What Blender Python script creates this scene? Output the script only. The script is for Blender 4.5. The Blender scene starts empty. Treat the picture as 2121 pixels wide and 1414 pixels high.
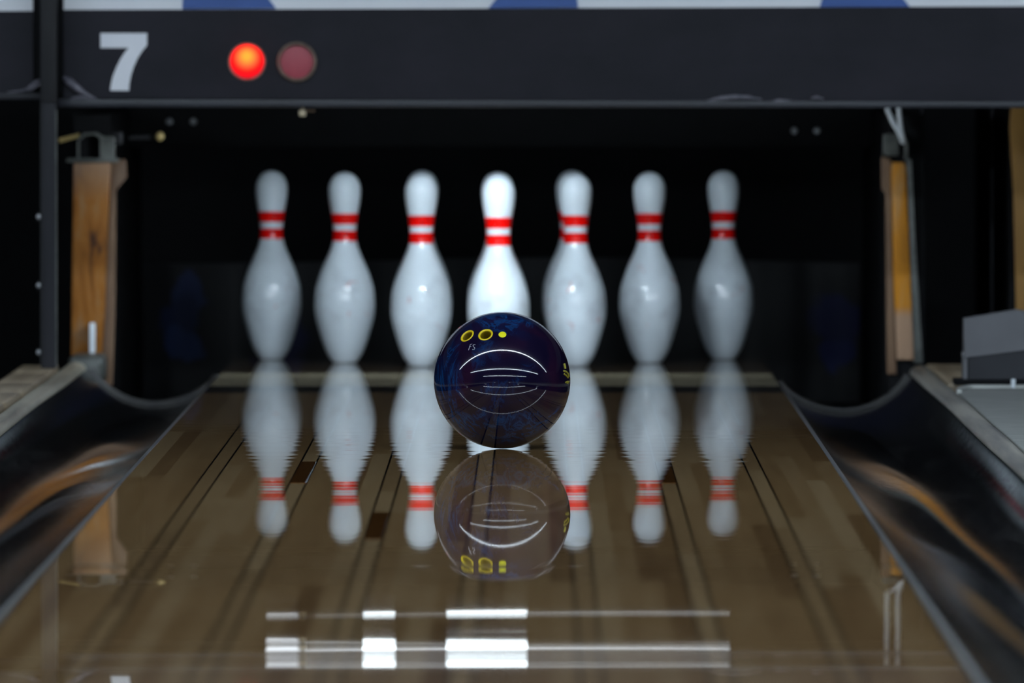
import bpy, bmesh, math, random
from mathutils import Vector, Matrix
random.seed(7)
PI = math.pi
sc = bpy.context.scene
col = sc.collection

# ------------------------------------------------------------------ camera
# metres; the lane runs along +Y, the foul line is y = 0, the head pin spot y = 18.29
F_PX = 26266.0                       # focal length in pixels of the 2121 px frame
cam_d = bpy.data.cameras.new('camera')
cam = bpy.data.objects.new('camera', cam_d); col.objects.link(cam)
cam.location = (0.08, -6.52, 0.677)
cam.rotation_euler = (PI/2 - 657.0/F_PX, 0, 52.5/F_PX)
cam_d.sensor_width = 36.0
cam_d.lens = F_PX/2121.0*36.0
cam_d.clip_start = 0.1; cam_d.clip_end = 100
cam_d.dof.use_dof = True
cam_d.dof.focus_distance = 20.12
cam_d.dof.aperture_fstop = 9.0
sc.camera = cam

# ------------------------------------------------------------------ world, colour management
w = bpy.data.worlds.new('world'); sc.world = w; w.use_nodes = True
w.node_tree.nodes['Background'].inputs[0].default_value = (0.55, 0.62, 0.8, 1)
w.node_tree.nodes['Background'].inputs[1].default_value = 0.01
sc.view_settings.view_transform = 'Standard'
sc.view_settings.look = 'None'
sc.view_settings.exposure = 0.13
sc.view_settings.gamma = 1.0
sc.view_settings.use_curve_mapping = False

TUBE_L = 50.0        # radiance of the long ceiling tubes
DECK_L = 120.0       # radiance of the pin deck light's lit modules
DECK_BAR_L = 1.5
LAMP_RED = 6.0

# ------------------------------------------------------------------ material helpers
def new_mat(name):
    m = bpy.data.materials.new(name); m.use_nodes = True
    return m, m.node_tree, m.node_tree.nodes['Principled BSDF']

def N(nt, typ, **kw):
    n = nt.nodes.new(typ)
    for k, v in kw.items():
        setattr(n, k, v)
    return n

def setin(nt, sock, v):
    if hasattr(v, 'is_output') or isinstance(v, bpy.types.NodeSocket):
        nt.links.new(v, sock)
    else:
        sock.default_value = v

def math_n(nt, op, a, b=None, c=None):
    n = N(nt, 'ShaderNodeMath', operation=op)
    setin(nt, n.inputs[0], a)
    if b is not None: setin(nt, n.inputs[1], b)
    if c is not None: setin(nt, n.inputs[2], c)
    return n.outputs[0]

def mixc(nt, fac, a, b, mode='MIX'):
    n = N(nt, 'ShaderNodeMix', data_type='RGBA', blend_type=mode)
    setin(nt, n.inputs[0], fac); setin(nt, n.inputs[6], a); setin(nt, n.inputs[7], b)
    return n.outputs[2]

def rgb(r, g, b): return (r, g, b, 1.0)

def s2l(r, g, b):
    f = lambda c: (c/255/12.92) if c/255 <= 0.04045 else ((c/255+0.055)/1.055)**2.4
    return (f(r), f(g), f(b), 1.0)

def ramp(nt, fac, stops):
    n = N(nt, 'ShaderNodeValToRGB')
    e = n.color_ramp.elements
    while len(e) < len(stops): e.new(0.5)
    for i, (p, c) in enumerate(stops):
        e[i].position = p; e[i].color = c
    setin(nt, n.inputs[0], fac)
    return n.outputs[0]

def coords(nt, scale=(1, 1, 1), loc=(0, 0, 0)):
    tc = N(nt, 'ShaderNodeTexCoord')
    mp = N(nt, 'ShaderNodeMapping')
    mp.inputs['Scale'].default_value = scale; mp.inputs['Location'].default_value = loc
    nt.links.new(tc.outputs['Object'], mp.inputs['Vector'])
    return mp.outputs[0]

def noise(nt, vec, scale=5.0, detail=4.0, rough=0.55, dist=0.0):
    n = N(nt, 'ShaderNodeTexNoise')
    n.inputs['Scale'].default_value = scale; n.inputs['Detail'].default_value = detail
    n.inputs['Roughness'].default_value = rough; n.inputs['Distortion'].default_value = dist
    nt.links.new(vec, n.inputs['Vector'])
    return n.outputs[0]

def noisy(name, c1, c2, scale=(8, 8, 8), rough=(0.5, 0.6), metal=0.0, detail=5.0, spec=0.5, lo=0.35, hi=0.65, bump=0.0):
    """surface whose colour wanders between two tones"""
    m, nt, b = new_mat(name)
    f = noise(nt, coords(nt, scale), 1.0, detail)
    nt.links.new(ramp(nt, f, [(lo, c1), (hi, c2)]), b.inputs['Base Color'])
    r = N(nt, 'ShaderNodeMapRange'); nt.links.new(f, r.inputs[0])
    r.inputs[3].default_value, r.inputs[4].default_value = rough
    nt.links.new(r.outputs[0], b.inputs['Roughness'])
    b.inputs['Metallic'].default_value = metal
    b.inputs['Specular IOR Level'].default_value = spec
    if bump:
        bn = N(nt, 'ShaderNodeBump'); bn.inputs['Strength'].default_value = 1.0; bn.inputs['Distance'].default_value = bump
        nt.links.new(f, bn.inputs['Height']); nt.links.new(bn.outputs[0], b.inputs['Normal'])
    return m

def emit(name, colour, strength):
    m = bpy.data.materials.new(name); m.use_nodes = True
    nt = m.node_tree; nt.nodes.clear()
    o = N(nt, 'ShaderNodeOutputMaterial'); e = N(nt, 'ShaderNodeEmission')
    e.inputs[0].default_value = colour; e.inputs[1].default_value = strength
    nt.links.new(e.outputs[0], o.inputs[0])
    return m

# ------------------------------------------------------------------ materials
def wood_lane(name, x0, board, dark, mid, light, lines=True):
    m, nt, b = new_mat(name)
    tc = N(nt, 'ShaderNodeTexCoord'); sp = N(nt, 'ShaderNodeSeparateXYZ')
    nt.links.new(tc.outputs['Object'], sp.inputs[0])
    bx = math_n(nt, 'DIVIDE', math_n(nt, 'SUBTRACT', sp.outputs[0], x0), board)
    idx = math_n(nt, 'FLOOR', bx); fr = math_n(nt, 'FRACT', bx)
    wn = N(nt, 'ShaderNodeTexWhiteNoise', noise_dimensions='1D'); nt.links.new(idx, wn.inputs['W'])
    seg = math_n(nt, 'FLOOR', math_n(nt, 'ADD', math_n(nt, 'DIVIDE', sp.outputs[1], 2.1), math_n(nt, 'MULTIPLY', wn.outputs[0], 7.0)))
    wn2 = N(nt, 'ShaderNodeTexWhiteNoise', noise_dimensions='2D')
    cb = N(nt, 'ShaderNodeCombineXYZ'); nt.links.new(idx, cb.inputs[0]); nt.links.new(seg, cb.inputs[1])
    nt.links.new(cb.outputs[0], wn2.inputs['Vector'])
    cb2 = N(nt, 'ShaderNodeCombineXYZ')
    nt.links.new(math_n(nt, 'MULTIPLY', sp.outputs[0], 60.0), cb2.inputs[0])
    nt.links.new(math_n(nt, 'MULTIPLY', sp.outputs[1], 2.2), cb2.inputs[1])
    nt.links.new(math_n(nt, 'MULTIPLY', wn2.outputs[0], 50.0), cb2.inputs[2])
    g = noise(nt, cb2.outputs[0], 1.0, 6.0, 0.6)
    t = math_n(nt, 'ADD', math_n(nt, 'ADD', math_n(nt, 'MULTIPLY', wn2.outputs[0], 0.36), math_n(nt, 'MULTIPLY', wn.outputs[0], 0.26)), math_n(nt, 'MULTIPLY', g, 0.42))
    c = ramp(nt, t, [(0.12, dark), (0.5, mid), (0.92, light)])
    if lines:
        m5 = math_n(nt, 'MODULO', math_n(nt, 'ADD', idx, 1.0), 5.0)
        is5 = math_n(nt, 'LESS_THAN', m5, 0.5)
        edge = math_n(nt, 'MAXIMUM', math_n(nt, 'LESS_THAN', fr, 0.11), math_n(nt, 'GREATER_THAN', fr, 0.89))
        c = mixc(nt, math_n(nt, 'MULTIPLY', is5, edge), c, rgb(0.006, 0.004, 0.003))
        c = mixc(nt, math_n(nt, 'MULTIPLY', is5, 0.25), c, light)
        c = mixc(nt, math_n(nt, 'MULTIPLY', is5, edge), c, rgb(0.006, 0.004, 0.003))
    nt.links.new(c, b.inputs['Base Color'])
    b.inputs['Roughness'].default_value = 0.012
    b.inputs['IOR'].default_value = 1.5
    return m

M = {}
BOARD = 1.0668/39
M['lane'] = wood_lane('oiled_lane_boards', -0.5334, BOARD, rgb(0.21, 0.105, 0.04), rgb(0.42, 0.25, 0.108), rgb(0.62, 0.43, 0.225))
M['deck_light'] = wood_lane('pale_deck_boards', -0.5334, BOARD, rgb(0.72, 0.62, 0.40), rgb(0.76, 0.66, 0.44), rgb(0.8, 0.7, 0.48), False)
M['deck_light'].node_tree.nodes['Principled BSDF'].inputs['IOR'].default_value = 1.22
M['deck_dark'] = wood_lane('dark_joint_plate', -0.5334, BOARD, rgb(0.02, 0.014, 0.01), rgb(0.03, 0.02, 0.014), rgb(0.04, 0.03, 0.02), False)
M['deck'] = wood_lane('brown_deck_boards', -0.5334, BOARD, rgb(0.07, 0.045, 0.025), rgb(0.09, 0.06, 0.035), rgb(0.12, 0.08, 0.05), False)
m, nt, b = new_mat('marker_brown'); M['marker'] = m
nt.links.new(ramp(nt, noise(nt, coords(nt, (60, 2, 1)), 1.0), [(0.3, rgb(0.10, 0.035, 0.006)), (0.7, rgb(0.13, 0.05, 0.01))]), b.inputs['Base Color'])
b.inputs['Roughness'].default_value = 0.012
M['core'] = noisy('lane_core', rgb(0.02, 0.017, 0.013), rgb(0.035, 0.028, 0.02))

def gutter_mat():
    m, nt, b = new_mat('scuffed_black_gutter')
    f = noise(nt, coords(nt, (14, 1.3, 14)), 1.0, 6.0, 0.6, 0.4)
    f2 = noise(nt, coords(nt, (90, 14, 90)), 1.0, 5.0, 0.7)
    nt.links.new(ramp(nt, f, [(0.36, rgb(0.005, 0.005, 0.006)), (0.56, rgb(0.012, 0.012, 0.014)), (0.72, rgb(0.045, 0.044, 0.046))]), b.inputs['Base Color'])
    r = N(nt, 'ShaderNodeMapRange'); nt.links.new(f2, r.inputs[0])
    r.inputs[3].default_value = 0.03; r.inputs[4].default_value = 0.12
    nt.links.new(r.outputs[0], b.inputs['Roughness'])
    bn = N(nt, 'ShaderNodeBump'); bn.inputs['Strength'].default_value = 1.0; bn.inputs['Distance'].default_value = 0.00015
    nt.links.new(noise(nt, coords(nt, (9, 2.2, 9)), 1.0, 3.0), bn.inputs['Height'])
    nt.links.new(bn.outputs[0], b.inputs['Normal'])
    return m
M['gutter'] = gutter_mat()
M['gutter_lip'] = noisy('grey_gutter_lip', rgb(0.02, 0.02, 0.021), rgb(0.075, 0.075, 0.075), (30, 1.5, 30), (0.35, 0.5))
M['gutter_rim'] = noisy('dull_gutter_rim', rgb(0.012, 0.012, 0.014), rgb(0.04, 0.038, 0.036), (20, 20, 20), (0.3, 0.45))
M['rail_cream'] = noisy('worn_cream_rail', rgb(0.17, 0.15, 0.11), rgb(0.55, 0.5, 0.39), (24, 0.7, 24), (0.35, 0.55), lo=0.33, hi=0.56)
M['rail_grey'] = noisy('worn_grey_rail', rgb(0.08, 0.075, 0.07), rgb(0.42, 0.39, 0.33), (24, 0.8, 24), (0.3, 0.5), lo=0.33, hi=0.62)
M['cap_wood'] = noisy('pale_cap_wood', rgb(0.34, 0.25, 0.16), rgb(0.55, 0.44, 0.3), (60, 0.8, 5), (0.4, 0.5))
M['cap_orange'] = noisy('orange_varnish', rgb(0.42, 0.2, 0.03), rgb(0.5, 0.26, 0.05), (40, 9, 9), (0.4, 0.5))
M['cover_grey'] = noisy('grey_cover_plastic', rgb(0.27, 0.28, 0.26), rgb(0.36, 0.365, 0.345), (12, 25, 8), (0.45, 0.6))
M['cover_lip'] = noisy('pale_cover_lip', rgb(0.4, 0.41, 0.39), rgb(0.55, 0.56, 0.53), (12, 12, 12), (0.4, 0.5))
M['black'] = noisy('matt_black', rgb(0.0022, 0.0022, 0.0028), rgb(0.005, 0.005, 0.0062), (9, 9, 9), (0.65, 0.8), spec=0.15)
M['black_metal'] = noisy('black_painted_metal', rgb(0.012, 0.012, 0.014), rgb(0.02, 0.02, 0.023), (20, 20, 6), (0.4, 0.5), spec=0.35)
M['post'] = noisy('dark_grey_post', rgb(0.02, 0.02, 0.025), rgb(0.03, 0.03, 0.037), (20, 20, 3), (0.45, 0.55), spec=0.3)
M['band'] = noisy('dark_navy_vinyl', rgb(0.008, 0.008, 0.0135), rgb(0.018, 0.0165, 0.0245), (5, 5, 9), (0.5, 0.62), spec=0.2, detail=6, lo=0.3, hi=0.7)
M['lip'] = noisy('grey_blue_lip', rgb(0.015, 0.016, 0.023), rgb(0.026, 0.028, 0.038), (5, 20, 20), (0.35, 0.45))
M['film'] = noisy('wrinkled_vinyl', rgb(0.09, 0.088, 0.115), rgb(0.19, 0.175, 0.21), (60, 60, 60), (0.3, 0.45))
M['poster'] = noisy('white_poster', rgb(0.78, 0.79, 0.84), rgb(0.84, 0.85, 0.89), (3, 3, 3), (0.5, 0.6))
M['poster_blue'] = noisy('blue_poster_print', rgb(0.025, 0.085, 0.32), rgb(0.035, 0.105, 0.37), (5, 5, 5), (0.45, 0.55))
M['digit'] = noisy('white_digit', rgb(0.78, 0.79, 0.85), rgb(0.84, 0.85, 0.9), (8, 8, 8), (0.5, 0.6))
M['white'] = noisy('white_plastic', rgb(0.7, 0.75, 0.8), rgb(0.78, 0.82, 0.86), (9, 9, 9), (0.4, 0.5))
M['grey_box'] = noisy('grey_housing', rgb(0.115, 0.115, 0.125), rgb(0.14, 0.14, 0.152), (7, 7, 7), (0.5, 0.6))
M['bracket'] = noisy('grey_green_metal', rgb(0.07, 0.075, 0.07), rgb(0.14, 0.145, 0.135), (30, 30, 30), (0.35, 0.5), metal=0.2)
M['bolt'] = noisy('bare_bolt_metal', rgb(0.35, 0.36, 0.38), rgb(0.55, 0.56, 0.58), (90, 90, 90), (0.3, 0.4), metal=0.5)
M['brass'] = noisy('dull_brass', rgb(0.35, 0.25, 0.1), rgb(0.5, 0.38, 0.16), (60, 60, 60), (0.4, 0.5))
M['tan'] = noisy('tan_plastic', rgb(0.45, 0.36, 0.22), rgb(0.6, 0.5, 0.34), (60, 60, 60), (0.5, 0.6))
M['bezel'] = noisy('brown_metal_bezel', rgb(0.17, 0.125, 0.1), rgb(0.3, 0.22, 0.175), (80, 80, 80), (0.35, 0.45), metal=0.3)
M['lamp_off'] = noisy('unlit_red_lens', rgb(0.4, 0.045, 0.07), rgb(0.45, 0.055, 0.08), (90, 90, 90), (0.35, 0.5))
M['wall'] = noisy('dark_wall_paint', rgb(0.02, 0.022, 0.03), rgb(0.028, 0.03, 0.04), (2, 2, 2), (0.7, 0.8))
M['ceiling'] = noisy('dark_ceiling', rgb(0.03, 0.032, 0.04), rgb(0.045, 0.047, 0.055), (2, 2, 2), (0.7, 0.8))
M['floor'] = noisy('dark_floor', rgb(0.02, 0.019, 0.02), rgb(0.03, 0.028, 0.028), (3, 3, 3), (0.6, 0.7))
M['approach'] = noisy('maple_approach', rgb(0.3, 0.2, 0.11), rgb(0.42, 0.3, 0.17), (20, 1, 1), (0.15, 0.25))
M['tube'] = emit('ceiling_tube_light', (0.74, 0.88, 1.0, 1), TUBE_L)
M['deck_lamp'] = emit('pin_deck_lamp_light', (0.76, 0.9, 1.0, 1), DECK_L)
M['deck_glow'] = emit('pin_deck_module_glow', (0.8, 0.92, 1.0, 1), 6.0)
M['deck_bar'] = emit('diffuser_and_bracket_glow', (0.84, 0.92, 1.0, 1), DECK_BAR_L)

def wear_mat(name, seed, pale_from, pale_to, cols=((0.05, 0.014, 0.004), (0.23, 0.075, 0.004), (0.31, 0.115, 0.014), (0.30, 0.16, 0.075))):
    """orange varnished wood, worn to bare pale wood in patches and towards one end"""
    m, nt, b = new_mat(name)
    f = noise(nt, coords(nt, (26, 26, 6), (seed, 0, 0)), 1.0, 6.0, 0.6, 0.5)
    g = noise(nt, coords(nt, (120, 120, 5), (seed*3, 0, 0)), 1.0, 3.0)
    base = ramp(nt, f, [(p_, rgb(*c_)) for p_, c_ in zip((0.37, 0.45, 0.54, 0.64), cols)])
    tc = N(nt, 'ShaderNodeTexCoord'); sp = N(nt, 'ShaderNodeSeparateXYZ'); nt.links.new(tc.outputs['Object'], sp.inputs[0])
    mr = N(nt, 'ShaderNodeMapRange'); nt.links.new(sp.outputs[2], mr.inputs[0])
    mr.inputs[1].default_value = pale_from; mr.inputs[2].default_value = pale_to
    worn = math_n(nt, 'MULTIPLY', mr.outputs[0], 0.85)
    c = mixc(nt, worn, base, rgb(0.38, 0.26, 0.19))
    c = mixc(nt, math_n(nt, 'MULTIPLY', g, 0.25), c, rgb(0.18, 0.09, 0.04))
    nt.links.new(c, b.inputs['Base Color'])
    b.inputs['Roughness'].default_value = 0.5; b.inputs['Specular IOR Level'].default_value = 0.2
    return m
M['wear_left'] = wear_mat('worn_orange_wood_left', 2.3, 0.33, 0.43)
M['wear_right'] = wear_mat('worn_orange_wood_right', 8.1, 0.125, 0.105, ((0.4, 0.15, 0.004), (0.5, 0.19, 0.005), (0.52, 0.2, 0.008), (0.5, 0.27, 0.1)))
M['wear_far'] = noisy('dim_orange_wood', rgb(0.2, 0.1, 0.02), rgb(0.32, 0.16, 0.03), (20, 20, 4), (0.5, 0.6))
M['edge_brown'] = noisy('brown_edge_wood', rgb(0.1, 0.05, 0.025), rgb(0.22, 0.13, 0.075), (30, 30, 4), (0.5, 0.6))

def pin_mat():
    m, nt, b = new_mat('glossy_white_pin_coat')
    oi = N(nt, 'ShaderNodeObjectInfo')
    tc = N(nt, 'ShaderNodeTexCoord')
    ad = N(nt, 'ShaderNodeVectorMath', operation='ADD')
    off = N(nt, 'ShaderNodeVectorMath', operation='SCALE'); off.inputs[0].default_value = (13, 29, 7)
    nt.links.new(oi.outputs['Random'], off.inputs['Scale'])
    nt.links.new(tc.outputs['Object'], ad.inputs[0]); nt.links.new(off.outputs[0], ad.inputs[1])
    sp = N(nt, 'ShaderNodeSeparateXYZ'); nt.links.new(tc.outputs['Object'], sp.inputs[0])
    belly = N(nt, 'ShaderNodeMapRange'); nt.links.new(math_n(nt, 'ABSOLUTE', math_n(nt, 'SUBTRACT', sp.outputs[2], 0.135)), belly.inputs[0])
    belly.inputs[1].default_value = 0.085; belly.inputs[2].default_value = 0.03
    smudge = ramp(nt, noise(nt, ad.outputs[0], 22.0, 5.0, 0.6), [(0.5, rgb(0, 0, 0)), (0.68, rgb(1, 1, 1))])
    scuff = ramp(nt, noise(nt, ad.outputs[0], 34.0, 6.0, 0.7, 0.8), [(0.635, rgb(0, 0, 0)), (0.655, rgb(1, 1, 1))])
    c = mixc(nt, math_n(nt, 'MULTIPLY', math_n(nt, 'MULTIPLY', smudge, belly.outputs[0]), 0.45), rgb(0.71, 0.78, 0.84), rgb(0.38, 0.4, 0.45))
    c = mixc(nt, math_n(nt, 'MULTIPLY', math_n(nt, 'MULTIPLY', scuff, belly.outputs[0]), 0.55), c, rgb(0.55, 0.1, 0.1))
    nt.links.new(c, b.inputs['Base Color'])
    b.inputs['Roughness'].default_value = 0.06
    b.inputs['IOR'].default_value = 1.5
    return m
M['pin'] = pin_mat()
M['stripe'] = noisy('red_neck_stripe', rgb(0.86, 0.003, 0.002), rgb(0.9, 0.005, 0.003), (30, 30, 30), (0.15, 0.2), spec=0.3)

def ball_mat():
    m, nt, b = new_mat('swirled_navy_ball')
    v = coords(nt, (1, 1, 1), (0.31, 0.17, 0.9))
    n1 = noise(nt, v, 8.0, 2.0, 0.5, 0.8)
    n2 = noise(nt, coords(nt, (1.5, 1.5, 0.6), (3.1, 1.7, 0.2)), 13.0, 7.0, 0.62, 3.2)
    n3 = noise(nt, coords(nt, (1, 1, 1), (7.7, 2.7, 5.2)), 7.0, 3.0, 0.5, 1.0)
    base = ramp(nt, n3, [(0.38, rgb(0.004, 0.003, 0.016)), (0.52, rgb(0.007, 0.004, 0.019)), (0.68, rgb(0.02, 0.005, 0.02))])
    streak = ramp(nt, n2, [(0.47, rgb(0, 0, 0)), (0.53, rgb(0.3, 0.3, 0.3)), (0.57, rgb(0.9, 0.9, 0.9)), (0.62, rgb(0.1, 0.1, 0.1))])
    tc = N(nt, 'ShaderNodeTexCoord'); sx = N(nt, 'ShaderNodeSeparateXYZ'); nt.links.new(tc.outputs['Object'], sx.inputs[0])
    zone = ramp(nt, math_n(nt, 'SUBTRACT', n1, math_n(nt, 'MULTIPLY', sx.outputs[0], 0.9)), [(0.48, rgb(0, 0, 0)), (0.64, rgb(1, 1, 1))])
    c = mixc(nt, math_n(nt, 'MULTIPLY', streak, zone), base, rgb(0.006, 0.06, 0.2))
    c = mixc(nt, math_n(nt, 'MULTIPLY', zone, 0.3), c, rgb(0.005, 0.018, 0.085))
    nt.links.new(c, b.inputs['Base Color'])
    b.inputs['Roughness'].default_value = 0.05
    b.inputs['IOR'].default_value = 1.52
    return m
M['ball'] = ball_mat()
M['yellow'] = noisy('yellow_insert', rgb(0.72, 0.52, 0.005), rgb(0.8, 0.6, 0.01), (60, 60, 60), (0.35, 0.45))
M['yellow_in_shade'] = noisy('shaded_hole_yellow', rgb(0.16, 0.105, 0.002), rgb(0.22, 0.15, 0.004), (60, 60, 60), (0.5, 0.6), spec=0.2)  # darker yellow stands for the shade inside the finger holes
M['yellow_dot'] = noisy('lemon_dot', rgb(0.8, 0.75, 0.01), rgb(0.85, 0.8, 0.015), (60, 60, 60), (0.3, 0.4))
M['engrave'] = noisy('pale_engraving', rgb(0.4, 0.4, 0.46), rgb(0.5, 0.5, 0.56), (60, 60, 60), (0.5, 0.6))
M['olive'] = noisy('olive_logo', rgb(0.3, 0.28, 0.02), rgb(0.4, 0.37, 0.03), (60, 60, 60), (0.3, 0.4))

def lamp_on_mat():
    m = bpy.data.materials.new('lit_red_lens'); m.use_nodes = True
    nt = m.node_tree; nt.nodes.clear()
    o = N(nt, 'ShaderNodeOutputMaterial'); e = N(nt, 'ShaderNodeEmission')
    tc = N(nt, 'ShaderNodeTexCoord')
    d = N(nt, 'ShaderNodeVectorMath', operation='DISTANCE')       # the bulb sits behind the upper half of the lens
    nt.links.new(tc.outputs['Object'], d.inputs[0]); d.inputs[1].default_value = (0, -0.022, 0.010)
    c = ramp(nt, math_n(nt, 'DIVIDE', d.outputs['Value'], 0.045), [(0.12, rgb(1.0, 0.075, 0.008)), (0.42, rgb(0.8, 0.022, 0.007)), (0.62, rgb(0.3, 0.002, 0.002)), (0.95, rgb(0.09, 0.001, 0.003))])
    nt.links.new(c, e.inputs[0]); e.inputs[1].default_value = LAMP_RED
    nt.links.new(e.outputs[0], o.inputs[0])
    return m
M['lamp_on'] = lamp_on_mat()

def curtain_mat():
    m, nt, b = new_mat('pit_curtain_print')
    tc = N(nt, 'ShaderNodeTexCoord')
    c = ramp(nt, noise(nt, coords(nt, (5, 5, 7)), 1.0, 5.0), [(0.35, rgb(0.008, 0.0085, 0.011)), (0.65, rgb(0.015, 0.0155, 0.019))])
    wob = N(nt, 'ShaderNodeVectorMath', operation='SCALE')
    tn = N(nt, 'ShaderNodeTexNoise'); tn.inputs['Scale'].default_value = 14.0
    nt.links.new(tc.outputs['Object'], tn.inputs['Vector'])
    nt.links.new(tn.outputs['Color'], wob.inputs[0]); wob.inputs['Scale'].default_value = 0.07
    p = N(nt, 'ShaderNodeVectorMath', operation='ADD'); nt.links.new(tc.outputs['Object'], p.inputs[0]); nt.links.new(wob.outputs[0], p.inputs[1])
    for (x, z, rr, cc) in ((-0.66, 0.11, 0.045, rgb(0.02, 0.035, 0.12)), (-0.67, 0.06, 0.05, rgb(0.012, 0.022, 0.08)), (-0.665, 0.0, 0.045, rgb(0.02, 0.04, 0.14)),
                           (0.71, 0.06, 0.06, rgb(0.008, 0.012, 0.07)), (0.71, -0.02, 0.045, rgb(0.01, 0.016, 0.1)), (-0.46, 0.02, 0.06, rgb(0.008, 0.01, 0.06))):
        d = N(nt, 'ShaderNodeVectorMath', operation='DISTANCE'); nt.links.new(p.outputs[0], d.inputs[0]); d.inputs[1].default_value = (x+0.035, 0.035, z+0.035)
        mr = N(nt, 'ShaderNodeMapRange'); nt.links.new(d.outputs['Value'], mr.inputs[0])
        mr.inputs[1].default_value = rr; mr.inputs[2].default_value = rr*0.75
        c = mixc(nt, mr.outputs[0], c, cc)
    nt.links.new(c, b.inputs['Base Color']); b.inputs['Roughness'].default_value = 0.7
    return m
M['curtain'] = curtain_mat()

# ------------------------------------------------------------------ mesh helpers (all in world coordinates)
def box(bm, x0, x1, y0, y1, z0, z1, bev=0.0, seg=2):
    r = bmesh.ops.create_cube(bm, size=1.0)
    vs = r['verts']
    for v in vs:
        v.co = Vector((x0+(v.co.x+0.5)*(x1-x0), y0+(v.co.y+0.5)*(y1-y0), z0+(v.co.z+0.5)*(z1-z0)))
    if bev:
        es = list({e for v in vs for e in v.link_edges})
        bmesh.ops.bevel(bm, geom=es, offset=bev, segments=seg, profile=0.5, affect='EDGES')
    return bm

def prism_xz(bm, pts, y0, y1, bev=0.0):
    """polygon in x,z extruded along y"""
    a = [bm.verts.new((x, y0, z)) for x, z in pts]; c = [bm.verts.new((x, y1, z)) for x, z in pts]
    f0 = bm.faces.new(a); f1 = bm.faces.new(list(reversed(c)))
    n = len(pts)
    for i in range(n):
        bm.faces.new((a[(i+1) % n], a[i], c[i], c[(i+1) % n]))
    bmesh.ops.recalc_face_normals(bm, faces=bm.faces)
    if bev:
        bmesh.ops.bevel(bm, geom=list(f0.edges)+list(f1.edges), offset=bev, segments=2, profile=0.5, affect='EDGES')
    return bm

def prism_xy(bm, pts, z0, z1, bev=0.0):
    a = [bm.verts.new((x, y, z0)) for x, y in pts]; c = [bm.verts.new((x, y, z1)) for x, y in pts]
    bm.faces.new(a); ft = bm.faces.new(list(reversed(c)))
    n = len(pts)
    for i in range(n):
        bm.faces.new((a[(i+1) % n], a[i], c[i], c[(i+1) % n]))
    bmesh.ops.recalc_face_normals(bm, faces=bm.faces)
    if bev:
        bmesh.ops.bevel(bm, geom=list(ft.edges), offset=bev, segments=3, profile=0.5, affect='EDGES')
    return bm

def frame_of(d):
    d = Vector(d).normalized()
    u = d.cross(Vector((0, 0, 1)))
    if u.length < 1e-4: u = Vector((1, 0, 0))
    u.normalize()
    return u, d.cross(u).normalized(), d

def tube(bm, pts, radii, seg=12, flat=1.0, caps=True):
    """round bar through points; flat squeezes it along the y axis"""
    pts = [Vector(p) for p in pts]
    if not hasattr(radii, '__len__'): radii = [radii]*len(pts)
    rings = []
    for i, p in enumerate(pts):
        d = pts[min(i+1, len(pts)-1)] - pts[max(i-1, 0)]
        u, v, _ = frame_of(d)
        ring = []
        for k in range(seg):
            a = 2*PI*k/seg
            o = (u*math.cos(a)+v*math.sin(a))*radii[i]
            o.y *= flat
            ring.append(bm.verts.new(p+o))
        rings.append(ring)
    for i in range(len(rings)-1):
        for k in range(seg):
            bm.faces.new((rings[i][k], rings[i][(k+1) % seg], rings[i+1][(k+1) % seg], rings[i+1][k]))
    if caps:
        bm.faces.new(list(reversed(rings[0]))); bm.faces.new(rings[-1])
    bmesh.ops.recalc_face_normals(bm, faces=bm.faces)
    return bm

def lathe(bm, prof, origin=(0, 0, 0), axis=(0, 0, 1), seg=48):
    """profile of (radius, height) turned about an axis"""
    u, v, d = frame_of(axis); o = Vector(origin)
    rings = []
    for r, h in prof:
        if r < 1e-6:
            rings.append([bm.verts.new(o+d*h)])
        else:
            rings.append([bm.verts.new(o+d*h+(u*math.cos(2*PI*k/seg)+v*math.sin(2*PI*k/seg))*r) for k in range(seg)])
    for a, c in zip(rings, rings[1:]):
        for k in range(seg):
            k2 = (k+1) % seg
            if len(a) == 1 and len(c) == 1: continue
            if len(a) == 1: bm.faces.new((a[0], c[k2], c[k]))
            elif len(c) == 1: bm.faces.new((a[k], a[k2], c[0]))
            else: bm.faces.new((a[k], a[k2], c[k2], c[k]))
    bmesh.ops.recalc_face_normals(bm, faces=bm.faces)
    return bm

def smooth_by_angle(me, deg):
    me.polygons.foreach_set('use_smooth', [True]*len(me.polygons))
    if deg < 180:
        bm = bmesh.new(); bm.from_mesh(me)
        for e in bm.edges:
            if len(e.link_faces) == 2 and e.calc_face_angle(0) > math.radians(deg):
                e.smooth = False
        bm.to_mesh(me); bm.free()

def obj(name, bm, mat, parent=None, origin=None, smooth=35):
    """links a bmesh (built in world coordinates) as ONE mesh object; a child keeps its place"""
    me = bpy.data.meshes.new(name)
    o = bpy.data.objects.new(name, me)
    base = Vector(origin) if origin is not None else Vector((0, 0, 0))
    po = Vector((0, 0, 0))
    p = parent
    while p is not None:
        po += p.location; p = p.parent
    if parent is not None:
        o.parent = parent
        base = base if origin is not None else po
        o.location = base - po
    else:
        o.location = base
    bmesh.ops.translate(bm, verts=bm.verts, vec=-base)
    bm.to_mesh(me); bm.free()
    for mm in (mat if isinstance(mat, (list, tuple)) else [mat]): me.materials.append(mm)
    if smooth: smooth_by_angle(me, smooth)
    col.objects.link(o)
    return o

def tag(o, label, cat, group=None):
    o['label'] = label; o['category'] = cat
    if group: o['group'] = group
    return o

def thing(name, label, cat, loc=(0, 0, 0), group=None):
    o = bpy.data.objects.new(name, None); col.objects.link(o)
    o.location = loc; o.empty_display_size = 0.05
    return tag(o, label, cat, group)

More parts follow.
